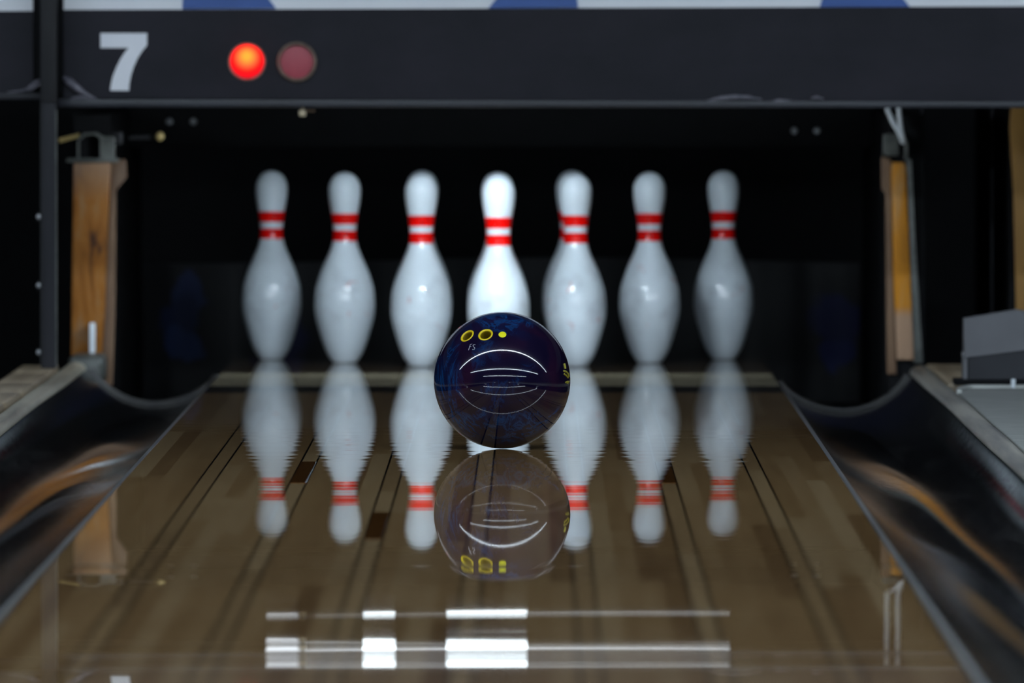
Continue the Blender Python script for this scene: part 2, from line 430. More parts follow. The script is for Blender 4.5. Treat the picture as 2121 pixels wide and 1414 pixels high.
def struct(name, bm, mat, smooth=0):
    o = obj(name, bm, mat, smooth=smooth); o['kind'] = 'structure'
    return o

nb = bmesh.new

# ------------------------------------------------------------------ the room
struct('floor', box(nb(), -11, 11, 0.0, 20.9, -0.36, -0.26), M['floor'])
struct('floor_approach', box(nb(), -11, 11, -12, -0.01, -0.36, 0.0), M['approach'])
struct('ceiling', box(nb(), -11, 15, -12, 20.9, 2.75, 2.85), M['ceiling'])
struct('wall_left', box(nb(), -11.2, -11, -12, 20.9, -0.36, 2.75), M['wall'])
struct('wall_right', box(nb(), 15, 15.2, -12, 20.9, -0.36, 2.75), M['wall'])
struct('wall_front', box(nb(), -11, 15, -12.2, -12, -0.36, 2.75), M['wall'])
struct('wall_back', box(nb(), -11, 15, 20.9, 21.1, -0.36, 2.75), M['black'])
struct('wall_above_lanes', box(nb(), -11, 15, 17.52, 17.62, 1.45, 2.75), M['wall'])

# ------------------------------------------------------------------ ceiling lights: three long tubes across the house
for i, (ty, lab) in enumerate(((11.8, 'long ceiling tube nearest the pins, topmost streak mirrored in the ball'),
                               (7.0, 'long ceiling tube over mid lane, middle streak mirrored in the ball'),
                               (-2.0, 'long ceiling tube over the approach, lowest streak mirrored in the ball'))):
    t = thing('ceiling_light', lab, 'ceiling light', (2.0, ty, 2.75), 'long ceiling tubes')
    obj('housing', box(nb(), -9.75, 14, ty-0.07, ty+0.07, 2.70, 2.75, 0.01), M['black_metal'], t)
    obj('tube', tube(nb(), [(-9.7, ty, 2.645), (13.9, ty, 2.645)], 0.036, 12), M['tube'], t)
    for cx in (-9.72, 13.92):
        obj('end_cap', box(nb(), cx-0.03, cx+0.03, ty-0.055, ty+0.055, 2.59, 2.705, 0.008), M['black_metal'], t)

# ------------------------------------------------------------------ the lane
HALF = 0.5334
def interp(y, pts):
    if y <= pts[0][0]: return pts[0][1]
    for (a, fa), (c, fc) in zip(pts, pts[1:]):
        if y <= c: return fa+(fc-fa)*(y-a)/(c-a)
    return pts[-1][1]
# slope of the surface along the lane (a few millimetres over a panel), set by how it mirrors the pins and the strip light
SLOPE = [(9.4, 0.0013), (9.8, 0.0015), (10.4, 0.0017), (11.5, 0.0012), (12.1, 0.0008), (12.5, 0.0002), (12.9, 0.0), (30, 0.0)]
# near panel shaped for where the strip light's reflection falls: frame row, height mirrored
SEEN = [(1225, 0.478), (1245, 0.490), (1258, 0.504), (1270, 0.504), (1282, 0.488), (1300, 0.490), (1318, 0.508), (1340, 0.522), (1350, 0.526), (1382, 0.528), (1390, 0.545), (1402, 0.565), (1414, 0.58)]
_tab = {}
def fill_profile():
    z = 0.0; th = 0.0
    for i in range(1320, -1, -1):
        _tab[i] = z
        y = i/100.0; D = y+6.52
        if y >= 9.4: th = interp(y, SLOPE)
        elif y > 6.35:
            m_ = (0.677-z)/D; row = 50+F_PX*m_
            if row < 1225:
                th = -0.0007+(9.4-y)/(9.4-8.62)*0.0052
            else:
                th = ((interp(row, SEEN)-z)/(17.65-y)-m_)/2
        else: th = th*0.97
        z -= th*0.01
def profile(y):
    if not _tab: fill_profile()
    if y >= 13.2: return 0.0
    a = math.floor(y*100); t = y*100-a
    return _tab[max(a, 0)]*(1-t)+_tab[min(a+1, 1320)]*t
WAVES = []
for i in range(14):
    lam = random.uniform(0.09, 0.26); WAVES.append((2*PI/lam, random.uniform(-9, 9), random.uniform(0, 6.28), 0.00034*lam/(2*PI)))
FORE = []
for i in range(5):
    lam = random.uniform(0.3, 0.52); FORE.append((2*PI/lam, random.uniform(-11, 11), random.uniform(0, 6.28), 0.00026*lam/(2*PI)))
def ripple(x, y):
    a = interp(y, [(9.4, 0.1), (12.6, 0.35), (13.1, 1.0), (14.4, 1.0), (15.2, 0.25), (18, 0.1)])
    z = a*sum(A*math.sin(ky*y+kx*x+p) for ky, kx, p, A in WAVES)
    b_ = interp(y, [(5.0, 0.5), (7.3, 0.8), (8.4, 1.0), (9.2, 0.55), (9.4, 0.0)])
    if b_ > 0: z += b_*sum(A*math.sin(ky*y+kx*x+p) for ky, kx, p, A in FORE)
    return z

lane = thing('bowling_lane', 'glossy brown board lane mirroring the pins and the ball', 'bowling lane', (0, 0, 0))
def lane_panel(name, y0, y1, dy, mat, wavy=True, zt=0.0):
    bm = nb(); nx = 40; ny = max(2, int(round((y1-y0)/dy)))
    top = []
    for j in range(ny+1):
        y = y0+(y1-y0)*j/ny
        top.append([bm.verts.new((-HALF+2*HALF*i/nx, y, zt+((profile(y)+ripple(-HALF+2*HALF*i/nx, y)-0.00007*max(0.0, 1-(y-y0)/0.05)+0.00005*max(0.0, 1-(y1-y)/0.05)) if wavy else 0.0))) for i in range(nx+1)])
    for j in range(ny):
        for i in range(nx):
            f = bm.faces.new((top[j][i], top[j][i+1], top[j+1][i+1], top[j+1][i]))
    ring = top[0]+[r[-1] for r in top[1:]]+list(reversed(top[-1][:-1]))+[r[0] for r in reversed(top[1:-1])]
    low = [bm.verts.new((v.co.x, v.co.y, -0.06)) for v in ring]
    n = len(ring)
    for k in range(n):
        f = bm.faces.new((ring[(k+1) % n], ring[k], low[k], low[(k+1) % n])); f.material_index = 1
    f = bm.faces.new(list(reversed(low))); f.material_index = 1
    bmesh.ops.recalc_face_normals(bm, faces=bm.faces)
    return obj(name, bm, [mat, M['core']], lane, smooth=30)
lane_panel('lane_panel', 0.0, 5.65, 0.08, M['lane'])
lane_panel('lane_panel', 5.651, 9.399, 0.02, M['lane'])
lane_panel('lane_panel', 9.4, 13.199, 0.022, M['lane'])
lane_panel('lane_panel', 13.2, 16.78, 0.018, M['lane'])
o = lane_panel('joint_plate', 16.781, 17.2, 0.1, M['deck_dark'], False); o['label'] = 'dark plate across the lane end'
o = lane_panel('deck_front_board', 17.201, 18.08, 0.1, M['deck_light'], False); o['label'] = 'pale board across the front of the pin deck'
o = lane_panel('pin_deck', 18.081, 19.17, 0.1, M['deck'], False); o['label'] = 'dark brown deck under the pins'
# down-lane markers: dark inlays in the tenth and fifteenth boards
for bi, y0, y1 in ((9, 12.19, 13.1), (29, 12.19, 13.1), (14, 10.21, 11.1), (24, 10.21, 11.1)):
    bm = nb(); x0 = -HALF+bi*BOARD+0.0022; x1 = -HALF+(bi+1)*BOARD-0.0022
    n = 30; g = []
    for j in range(n+1):
        y = y0+(y1-y0)*j/n
        g.append([bm.verts.new((x, y, profile(y)+ripple(x, y)+0.0004)) for x in (x0, (x0+x1)/2, x1)])
    for j in range(n):
        for i in range(2): bm.faces.new((g[j][i], g[j][i+1], g[j+1][i+1], g[j+1][i]))
    r = bmesh.ops.extrude_face_region(bm, geom=bm.faces[:])
    bmesh.ops.translate(bm, verts=[v for v in r['geom'] if isinstance(v, bmesh.types.BMVert)], vec=(0, 0, -0.003))
    bmesh.ops.recalc_face_normals(bm, faces=bm.faces)
    obj('lane_marker', bm, M['marker'], lane, smooth=30)

# ------------------------------------------------------------------ gutters
def gutter(side, y0, y1, label, xa=0.5355, xb=0.787):
    s = side
    t = thing('bowling_gutter', label, 'gutter', (s*(xa+xb)/2, (y0+y1)/2, -0.075), 'gutters along the lanes')
    cx = (xa+0.006+xb)/2; hw = (xb-xa-0.006)/2
    prof = []
    for k in range(33):
        a = PI*k/32
        prof.append((cx-hw*math.cos(a), (-0.005-0.055*math.sin(a)**1.5) if a <= PI/2 else (0.013-0.073*math.sin(a)**1.5)))
    n_y = 40; bm = nb()
    def sheet(off):
        rows = []
        for j in range(n_y+1):
            y = y0+(y1-y0)*j/n_y
            rows.append([bm.verts.new((s*px, y, pz-off+0.0012*math.sin(y*2.1+px*9))) for px, pz in prof])
        return rows
    A = sheet(0.0); B = sheet(0.006)
    m_ = len(prof)
    for j in range(n_y):
        for i in range(m_-1):
            bm.faces.new((A[j][i], A[j][i+1], A[j+1][i+1], A[j+1][i])); bm.faces.new((B[j][i], B[j+1][i], B[j+1][i+1], B[j][i+1]))
        for i in (0, m_-1):
            bm.faces.new((A[j][i], A[j+1][i], B[j+1][i], B[j][i]))
    for j in (0, n_y):
        for i in range(m_-1):
            bm.faces.new((A[j][i], A[j][i+1], B[j][i+1], B[j][i]))
    bmesh.ops.recalc_face_normals(bm, faces=bm.faces)
    obj('trough', bm, M['gutter'], t, smooth=40)
    l0, l1 = sorted((s*xa, s*(xa+0.008)))
    o = obj('lane_side_lip', box(nb(), l0, l1, y0, y1, -0.012, -0.003, 0.002), M['gutter_lip'], t); o['label'] = 'grey lip along the lane edge'
    # rounded end rim of the trough
    pts = [(s*px, y1-0.004, pz+0.002) for px, pz in prof[:-1:2]]
    o = obj('end_rim', tube(nb(), pts, 0.006, 8), M['gutter_rim'], t, smooth=60); o['label'] = 'dull grey curved rim at the far end'
    # short feet to the floor
    for fy in (y0+1.0, (y0+y1)/2, y1-1.0):
        obj('foot', box(nb(), s*cx-0.02, s*cx+0.02, fy-0.03, fy+0.03, -0.262, -0.066), M['black_metal'], t)
    return t
GL = gutter(-1, 0.0, 18.05, 'scuffed black trough gutter between the lane and the cream rail')
GR = gutter(1, 0.0, 17.62, 'scuffed black trough gutter between the lane and the grey rail')

gutter(-1, 0.0, 17.9, 'neighbouring black gutter beyond the wooden cap at the far left', 0.905, 1.155)
def rail(side, y0, y1, mat, label, steps, amp):
    s = side; bm = nb()
    prof = [(0.7905, -0.012), (0.7905, 0.008), (0.793, 0.017), (0.800, 0.0225), (0.810, 0.0245), (0.821, 0.0235), (0.828, 0.018), (0.83, 0.008), (0.83, -0.012)]
    rows = []
    for j in range(steps+1):
        y = y0+(y1-y0)*j/steps
        dz = amp*math.sin(y*3.3)+amp*0.6*math.sin(y*9.1+1.3); dx = amp*0.8*math.sin(y*4.7+0.5)
        rows.append([bm.verts.new((s*(px+(dx if pz > 0 else 0)), y, pz+(dz if pz > 0 else 0))) for px, pz in prof])
    n = len(prof)
    for j in range(steps):
        for i in range(n):
            bm.faces.new((rows[j][i], rows[j][(i+1) % n], rows[j+1][(i+1) % n], rows[j+1][i]))
    bm.faces.new(rows[0]); bm.faces.new(list(reversed(rows[-1])))
    bmesh.ops.recalc_face_normals(bm, faces=bm.faces)
    return tag(obj('gutter_rail', bm, mat, None, origin=(s*0.81, (y0+y1)/2, 0), smooth=50), label, 'rail', 'rounded rails on the outer gutter edges')
rail(-1, 0.0, 17.95, M['rail_cream'], 'worn cream rounded rail beside the wooden cap and black post', 180, 0.0004)
rail(1, 0.0, 17.7, M['rail_grey'], 'worn grey rounded rail beside the grey cover and sensor box', 180, 0.0006)

# divisions under rails and caps
def division(x0, x1, y0, y1, label):
    tag(obj('division_block', box(nb(), x0, x1, y0, y1, -0.262, -0.014), M['black'], None, origin=((x0+x1)/2, (y0+y1)/2, -0.26)), label, 'division')
division(-0.90, -0.7965, 0.0, 17.95, 'black division base under the cream rail and wooden cap')
division(0.7965, 1.3, 0.0, 17.95, 'black division base under the grey rail and grey cover')

# left: wooden cap of short boards with orange joints
wc = thing('wooden_capping', 'pale wooden cap boards outside the cream rail at the black post foot', 'cap', (-0.866, 14.0, -0.012))
yy = 17.62; random.seed(3)
while yy > 1:
    L = random.uniform(0.5, 0.75) if yy > 14 else 2.0
    obj('cap_board', box(nb(), -0.9, -0.831, yy-L, yy-0.03, -0.012, 0.029, 0.003), M['cap_wood'], wc)
    if yy > 14.5:
        o = obj('joint_strip', box(nb(), -0.899, -0.832, yy-0.03, yy, -0.012, 0.0275), M['cap_orange'] if int(yy*10) % 2 else M['edge_brown'], wc); o['label'] = 'dark orange strip between two cap boards'
    yy -= L
# right: wooden cap behind, grey cover in front
tag(obj('capping_plank', box(nb(), 0.831, 1.3, 16.66, 17.95, -0.012, 0.021, 0.003), M['cap_wood'], None, origin=(1.06, 17.3, -0.012)), 'pale wooden cap strip behind the grey sensor box', 'cap')
cv = thing('division_cover', 'wide grey cover plate in front of the grey sensor box', 'cover', (1.06, 10, -0.012))
pts = [(0.834, 0.0), (1.3, 0.0), (1.3, 16.5)]+[(0.872-0.038*math.sin(a), 16.2+0.3*math.cos(a)) for a in [PI/2*k/10 for k in range(11)]]
obj('plate', prism_xy(nb(), pts, -0.012, 0.017, 0.003), M['cover_grey'], cv)
lip_pts = [(0.872-0.036*math.sin(a), 16.19+0.3*math.cos(a), 0.018) for a in [PI/2*k/10 for k in range(11)]][::-1]+[(1.29, 16.49, 0.018)]
o = obj('edge_lip', tube(nb(), lip_pts, 0.005, 8), M['cover_lip'], cv, smooth=60); o['label'] = 'raised pale lip along the far edge'

# ball sensor box on the right division
sb = thing('sensor_box', 'grey slope-topped sensor housing on a black base on the right-hand division', 'sensor', (0.96, 16.58, 0.021))
obj('base', box(nb(), 0.838, 1.12, 16.52, 16.64, 0.021, 0.032, 0.002), M['black'], sb)
bm = nb()
def hull(bm, pts):
    vs = [bm.verts.new(p) for p in pts]
    bmesh.ops.convex_hull(bm, input=vs)
    return bm
y_f, y_b = 16.535, 16.635
hull(bm, [(0.864, y_f, 0.032), (1.075, y_f, 0.032), (1.075, y_b, 0.032), (0.864, y_b, 0.032), (0.864, y_f, 0.072), (1.075, y_f, 0.099), (1.075, y_b, 0.099), (0.864, y_b, 0.071)])
obj('lower_housing', bm, noisy('shaded_grey_housing', rgb(0.028, 0.029, 0.034), rgb(0.04, 0.041, 0.047), (7, 7, 7), (0.5, 0.6), spec=0.2), sb, smooth=0)  # darker copy of the grey, shade of the upright face put into colour
bm = nb()
hull(bm, [(0.857, y_f-0.004, 0.071), (1.082, y_f-0.004, 0.099), (0.857, y_b+0.004, 0.071), (1.082, y_b+0.004, 0.099),
          (0.857, y_f+0.03, 0.141), (0.954, y_f+0.03, 0.157), (1.082, y_f+0.03, 0.135), (0.857, y_b+0.004, 0.141), (0.954, y_b+0.004, 0.157), (1.082, y_b+0.004, 0.135)])
obj('upper_housing', bm, M['grey_box'], sb, smooth=0)
obj('side_flange', box(nb(), 0.855, 0.862, y_f+0.002, y_b, 0.032, 0.08), M['grey_box'], sb)
obj('screw', lathe(nb(), [(0, 0), (0.0035, 0), (0.0035, 0.003), (0, 0.004)], (0.8555, y_f+0.008, 0.076), (-1, -0.3, 0), 12), M['bolt'], sb)
tag(obj('plastic_peg', tube(nb(), [(0.943, 16.47, 0.0175), (0.943, 16.47, 0.034)], 0.0042, 10), M['white'], None, origin=(0.943, 16.47, 0.0175)), 'short white peg standing on the grey cover below the sensor box', 'peg')

# ------------------------------------------------------------------ pins
INCH = 0.0254
raw = [(0.0, 0.80), (0.06, 0.95), (0.2, 1.06), (0.75, 1.414), (1.5, 1.72), (2.25, 1.953), (3.375, 2.255), (4.0, 2.36), (4.5, 2.383), (5.1, 2.36), (5.875, 2.2815), (6.6, 2.08), (7.25, 1.8515), (8.0, 1.53),
       (8.625, 1.236), (9.0, 1.095), (9.375, 0.9825), (10.0, 0.8985), (10.4, 0.905), (10.875, 0.935), (11.75, 1.047), (12.625, 1.203), (13.2, 1.265), (13.5, 1.2735), (13.85, 1.255), (14.2, 1.155), (14.55, 0.96), (14.8, 0.70), (14.93, 0.42), (14.985, 0.2), (15.0, 0.0)]
def spline(pts, n=4):
    out = []
    for i in range(len(pts)-1):
        p0 = pts[max(i-1, 0)]; p1 = pts[i]; p2 = pts[i+1]; p3 = pts[min(i+2, len(pts)-1)]
        h = p2[0]-p1[0]
        def sl(a, c): return (c[1]-a[1])/(c[0]-a[0]) if c[0] != a[0] else 0
        m1 = sl(p0, p2); m2 = sl(p1, p3)
        for k in range(n):
            t = k/n
            r = (2*t**3-3*t*t+1)*p1[1]+(t**3-2*t*t+t)*h*m1+(-2*t**3+3*t*t)*p2[1]+(t**3-t*t)*h*m2
            out.append((p1[0]+h*t, max(r, 0)))
    out.append(pts[-1])
    return out
PROF = [(r*INCH, z*INCH) for z, r in spline(raw)]
def rad_at(z):
    for (r0, z0), (r1, z1) in zip(PROF, PROF[1:]):
        if z0 <= z <= z1: return r0+(r1-r0)*(z-z0)/(z1-z0+1e-9)
    return 0
def make_pin():
    p = obj('bowling_pin', lathe(nb(), [(0, 0.0)]+PROF, seg=64), M['pin'], None, smooth=70)
    for z0, z1 in ((0.2435, 0.2645), (0.277, 0.2985)):
        pr = []
        for k in range(9):
            z = z0+(z1-z0)*k/8
            pr.append((rad_at(z)+0.00035, z))
        pr = [(rad_at(z0)-0.002, z0)]+pr+[(rad_at(z1)-0.002, z1)]
        s_ = obj('neck_stripe', lathe(nb(), pr, seg=64), M['stripe'], p, smooth=50); s_['label'] = 'red band painted round the neck'
    return p
row = 0.2640
R1 = 18.29
SP = [  # x, row, label
    (0.004, 0, 'bright white head pin partly hidden behind the ball'),
    (-0.1495, 1, 'white red-banded pin just left of the head pin'),
    (0.1555, 1, 'white red-banded pin just right of the head pin'),
    (-0.305, 2, 'white red-banded pin second from the left end of the row'),
    (0.001, 2, 'white pin hidden behind the head pin, only its crown edge peeping out'),
    (0.304, 2, 'white red-banded pin second from the right end of the row'),
    (-0.457, 3, 'dimmer white pin at the left end of the row'),
    (-0.1524, 3, 'white pin hidden behind the one just left of the head pin'),
    (0.1500, 3, 'white pin peeping out behind the one just right of the head pin'),
    (0.456, 3, 'dimmer white pin at the right end of the row')]
pin0 = make_pin()
for i, (px, r, lab) in enumerate(SP):
    if i == 0: o = pin0
    else:
        o = pin0.copy(); col.objects.link(o)
        for ch in pin0.children:
            c = ch.copy(); c.parent = o; col.objects.link(c)
    o.location = (px, R1+row*r, 0.0005)
    o.rotation_euler = (0, 0, 1.7*i)
    tag(o, lab, 'bowling pin', 'bowling pins standing on the deck')

# ------------------------------------------------------------------ the ball
BR = 0.1089; BC = Vector((0.0238, 13.70, profile(13.7)+BR+0.0003))
def on_ball(px, py, r=1.0):
    """direction from the ball centre for an offset seen from up the lane (in ball radii)"""
    y = -math.sqrt(max(0.0, 1-px*px-py*py))
    return Vector((px, y, py))
bm = nb(); bmesh.ops.create_uvsphere(bm, u_segments=160, v_segments=96, radius=BR)
bmesh.ops.translate(bm, verts=bm.verts, vec=BC)
ball = obj('bowling_ball', bm, M['ball'], None, origin=BC, smooth=180)
tag(ball, 'glossy navy and purple swirled ball with yellow finger holes rolling on the lane', 'bowling ball')
HOLES = [on_ball(-0.511, 0.667), on_ball(-0.241, 0.688)]
bm = nb()
for h in HOLES:
    tube(bm, [BC+h*(BR-0.032), BC+h*(BR+0.01)], 0.0121, 40)
cut = obj('cutter', bm, M['ball'], None, smooth=0)
md = ball.modifiers.new('holes', 'BOOLEAN'); md.operation = 'DIFFERENCE'; md.object = cut; md.solver = 'EXACT'
dg = bpy.context.evaluated_depsgraph_get()
me2 = bpy.data.meshes.new_from_object(ball.evaluated_get(dg))
ball.modifiers.clear(); old = ball.data; ball.data = me2; me2.name = 'bowling_ball'
bpy.data.objects.remove(cut); bpy.data.meshes.remove(old)
smooth_by_angle(me2, 40)
for h in HOLES:
    ins = obj('finger_insert', lathe(nb(), [(0.0121, BR-0.031), (0.0121, BR-0.0006), (0.0117, BR-0.0001), (0.0106, BR+0.0002), (0.0094, BR-0.0002), (0.0088, BR-0.0012), (0.0087, BR-0.0305)], BC, h, 40), M['yellow'], ball, smooth=60)
    ins['label'] = 'yellow ring lining a finger hole'
    hole_shade = obj('hole_shade_lining', lathe(nb(), [(0.0087, BR-0.0016), (0.0082, BR-0.0022), (0.0080, BR-0.004), (0.0080, BR-0.0285), (0.0, BR-0.0285)], BC, h, 40), M['yellow_in_shade'], ins, origin=BC, smooth=60)
    hole_shade['label'] = 'inside of the finger hole, its shade painted as darker yellow'
d = on_ball(0.007, 0.688)
o = obj('pin_dot', lathe(nb(), [(0.0062, BR-0.004), (0.0062, BR+0.00005), (0.004, BR+0.0002), (0, BR+0.00025)], BC, d, 28), M['yellow_dot'], ball, smooth=60); o['label'] = 'solid yellow dot beside the finger holes'
# engraved letters below the left hole
def stroke(bm, pts2, r=0.00055):
    tube(bm, [BC+on_ball(*p)*(BR+0.0001) for p in pts2], r, 6)
bm = nb()
F0 = (-0.468, 0.504); S0 = (-0.418, 0.504)
stroke(bm, [(F0[0]-0.02, F0[1]-0.045), (F0[0]-0.005, F0[1]), (F0[0]+0.008, F0[1]+0.04), (F0[0]+0.034, F0[1]+0.045)])
stroke(bm, [(F0[0]-0.003, F0[1]+0.006), (F0[0]+0.02, F0[1]+0.01)])
stroke(bm, [(S0[0]+0.03, S0[1]+0.036), (S0[0]+0.008, S0[1]+0.036), (S0[0]-0.006, S0[1]+0.02), (S0[0]+0.006, S0[1]+0.004), (S0[0]+0.024, S0[1]-0.012), (S0[0]+0.014, S0[1]-0.034), (S0[0]-0.014, S0[1]-0.034)])
o = obj('engraved_letters', bm, M['engrave'], ball, smooth=60); o['label'] = 'tiny pale letters below the left hole'
# yellow-green logo wrapping the right edge
bm = nb()
stroke(bm, [(0.905, 0.255), (0.915, 0.215), (0.92, 0.18)], 0.0022)
stroke(bm, [(0.90, 0.15), (0.935, 0.135), (0.965, 0.10), (0.973, 0.06)], 0.0017)
stroke(bm, [(0.905, 0.105), (0.935, 0.08), (0.962, 0.045)], 0.0015)
stroke(bm, [(0.925, -0.02), (0.955, -0.008), (0.978, -0.012), (0.972, -0.03), (0.945, -0.032)], 0.0012)
o = obj('printed_logo', bm, M['olive'], ball, smooth=60); o['label'] = 'olive yellow logo strokes at the right edge'

# ------------------------------------------------------------------ masking unit above the pins
MY = 17.43                     # front face
MS = F_PX/(MY+6.52)
def mx(px): return 0.08+(px-1113)/MS
def mz(py): return 0.677-(py-50)/MS
mu = thing('masking_unit', 'dark navy fascia with white 7 and two red lamps over the pins', 'masking unit', (0.4, MY, mz(220)))
bm = nb(); prism_xz(bm, [(mx(132), mz(21)), (mx(2700), mz(11)), (mx(2700), mz(214)), (mx(132), mz(203))], MY, MY+0.02)
obj('fascia', bm, M['band'], mu, smooth=0)
bm = nb(); prism_xz(bm, [(mx(120), mz(205)), (mx(2700), mz(212)), (mx(2700), mz(224)), (mx(120), mz(222))], MY-0.006, MY+0.045, 0.002)
o = obj('bottom_lip', bm, M['lip'], mu, smooth=30); o['label'] = 'lighter grey-blue lip along the bottom'
bm = nb(); prism_xz(bm, [(mx(132), 1.45), (mx(2700), 1.45), (mx(2700), mz(13)), (mx(132), mz(20.5))], MY+0.004, MY+0.016)
ps = obj('poster', bm, M['poster'], mu, smooth=0); ps['label'] = 'white printed panel above the fascia'
obj('backing_board', box(nb(), mx(133), mx(2700), MY+0.0205, MY+0.06, mz(170), 1.45), M['black'], mu, smooth=0)
def blue(pts):
    bm = nb(); prism_xz(bm, pts, MY+0.001, MY+0.0045)
    o = obj('printed_shape', bm, M['poster_blue'], ps, smooth=0); o['label'] = 'blue angular shape printed on the white panel'
def zt(py): return mz(py)
blue([(mx(378), zt(18.8)), (mx(381), zt(-120)), (mx(468), zt(-120)), (mx(572), zt(18))])
blue([(mx(1012), zt(17)), (mx(1128), zt(-125)), (mx(1182), zt(-125)), (mx(1197), zt(16))])
blue([(mx(1698), zt(14.5)), (mx(1740), zt(-130)), (mx(1770), zt(-130)), (mx(1884), zt(14))])
# the number 7
seven = [(208.3, 68.8), (304.7, 68.8), (304.7, 94), (296, 104), (285, 121), (276.5, 140), (271, 158), (268, 175), (267.4, 187.7), (228.5, 187.7), (230, 175), (234, 158), (241, 140), (250, 122), (259, 108), (266.5, 99.3), (208.3, 99.3)]
bm = nb(); prism_xz(bm, [(mx(x), mz(y)) for x, y in seven], MY-0.0025, MY+0.002)
o = obj('number', bm, M['digit'], mu, smooth=0); o['label'] = 'white figure 7'
# indicator lamps
def dome(r, h, n=10):
    R = (r*r+h*h)/(2*h)
    return [(0, h)]+[(R*math.sin(a), h-R+R*math.cos(a)) for a in [math.asin(min(1, r/R))*k/n for k in range(1, n+1)]]
lx, lz = mx(512), mz(128)
lamp = obj('indicator_lamp', lathe(nb(), dome(0.0325, 0.026)+[(0.0325, -0.002)], (lx, MY, lz), (0, -1, 0), 48), M['lamp_on'], mu, origin=(lx, MY, lz), smooth=60); lamp['label'] = 'glowing red lamp beside the 7'
obj('bezel', lathe(nb(), [(0.0325, 0.0), (0.0325, 0.004), (0.035, 0.005), (0.0365, 0.003), (0.0365, 0.0)], (lx, MY, lz), (0, -1, 0), 48), M['bezel'], lamp, smooth=50)
lx = mx(615)
lamp2 = obj('indicator_lamp', lathe(nb(), dome(0.0315, 0.0015)+[(0.0315, -0.002)], (lx, MY, lz), (0, -1, 0), 48), M['lamp_off'], mu, origin=(lx, MY, lz), smooth=60); lamp2['label'] = 'unlit dull red lamp in a brown ring'
obj('bezel', lathe(nb(), [(0.0316, 0.0), (0.0318, 0.010), (0.0345, 0.012), (0.0375, 0.010), (0.0375, 0.0)], (lx, MY, lz), (0, -1, 0), 48), M['bezel'], lamp2, smooth=50)
# loose vinyl curling off the bottom of the fascia
def ridge(pts, radii, parent, lab):
    bm = nb(); tube(bm, [(mx(x), MY-0.004-d_, mz(y)) for x, y, d_ in pts], [r/MS for r in radii], 10, 0.6)
    o = obj('peeling_film', bm, M['film'], parent, smooth=70); o['label'] = lab
ridge([(133, 160, 0.002), (142, 168, 0.006), (158, 181, 0.008), (178, 195, 0.006), (202, 206, 0.001)], [4, 9, 8, 5, 1.5], mu, 'loose vinyl fold curling off beside the post')
ridge([(146, 205, 0.001), (160, 202, 0.004), (178, 201, 0.004), (200, 206, 0.001)], [1.5, 3.5, 4, 1], mu, 'small pale vinyl wrinkle beside the post')
ridge([(1464, 209, 0.0), (1490, 203.5, 0.003), (1520, 200.5, 0.004), (1550, 201.5, 0.003), (1578, 206, 0.0)], [1, 4, 5, 4, 1], mu, 'crescent of lifted vinyl on the lower edge')
ridge([(1594, 211, 0.0), (1612, 207.5, 0.002), (1640, 208.5, 0.0)], [1, 2.6, 1], mu, 'short vinyl wrinkle on the lower edge')
ridge([(1680, 203, 0.0), (1692, 201, 0.002), (1706, 205, 0.0)], [1, 3, 1], mu, 'tiny vinyl wrinkle on the lower edge')

# neighbour's masking unit left of the post
mn = thing('masking_unit', 'neighbouring plain dark fascia left of the black post', 'masking unit', (-1.4, MY, mz(205)))
obj('fascia', prism_xz(nb(), [(mx(-900), mz(28)), (mx(69), mz(24)), (mx(69), mz(194)), (mx(-900), mz(190))], MY, MY+0.02), M['band'], mn, smooth=0)
obj('bottom_lip', prism_xz(nb(), [(mx(-900), mz(191)), (mx(85), mz(193)), (mx(85), mz(206)), (mx(-900), mz(205))], MY-0.006, MY+0.045, 0.002), M['post'], mn, smooth=30)
obj('poster', prism_xz(nb(), [(mx(-900), 1.45), (mx(68), 1.45), (mx(68), mz(23)), (mx(-900), mz(26))], MY+0.004, MY+0.016), M['poster'], mn, smooth=0)
obj('backing_board', box(nb(), mx(-900), mx(68), MY+0.0205, MY+0.06, mz(170), 1.45), M['black'], mn, smooth=0)
ridge([(15, 191, 0.0), (40, 189, 0.002), (56, 186, 0.005), (68, 175, 0.008), (79, 167, 0.008), (84, 166, 0.005)], [1, 2, 3, 3.5, 3, 2], mn, 'loose vinyl strip lifting off beside the post')
ridge([(60, 189, 0.003), (72, 181, 0.007), (83, 173, 0.005)], [1.5, 3, 3], mn, 'pale vinyl underside below the loose strip')

# the post between the two units
po = thing('support_post', 'slim dark upright post left of the number 7 fascia', 'post', (mx(105), 17.37, 0.029))
obj('bar', box(nb(), mx(91), mx(119.5), 17.345, 17.40, 0.029, 1.45, 0.002), M['post'], po)
o = obj('upper_cover', box(nb(), mx(69.5), mx(131.5), 17.437, 17.485, mz(189), 1.45), M['black'], po); o['label'] = 'black backing strip between the fascias'
obj('upper_sleeve', box(nb(), mx(88), mx(121), 17.340, 17.345, mz(212), 1.45, 0.001), M['black_metal'], po)
obj('flange', box(nb(), mx(86), mx(91), 17.375, 17.40, 0.029, mz(212)), M['black_metal'], po)
obj('edge_bead', box(nb(), mx(118.8), mx(120.8), 17.343, 17.35, 0.029, mz(226)), M['bracket'], po)
for by in (448, 590, 728):
    obj('bolt', lathe(nb(), [(0, 0), (0.0042, 0), (0.0042, 0.003), (0, 0.005)], (mx(82.5), 17.38, mz(by)), (-0.2, -1, 0), 14), M['bolt'], po, smooth=40)
    obj('bolt_tab', box(nb(), mx(78), mx(88), 17.383, 17.39, mz(by+8), mz(by-8)), M['black_metal'], po)

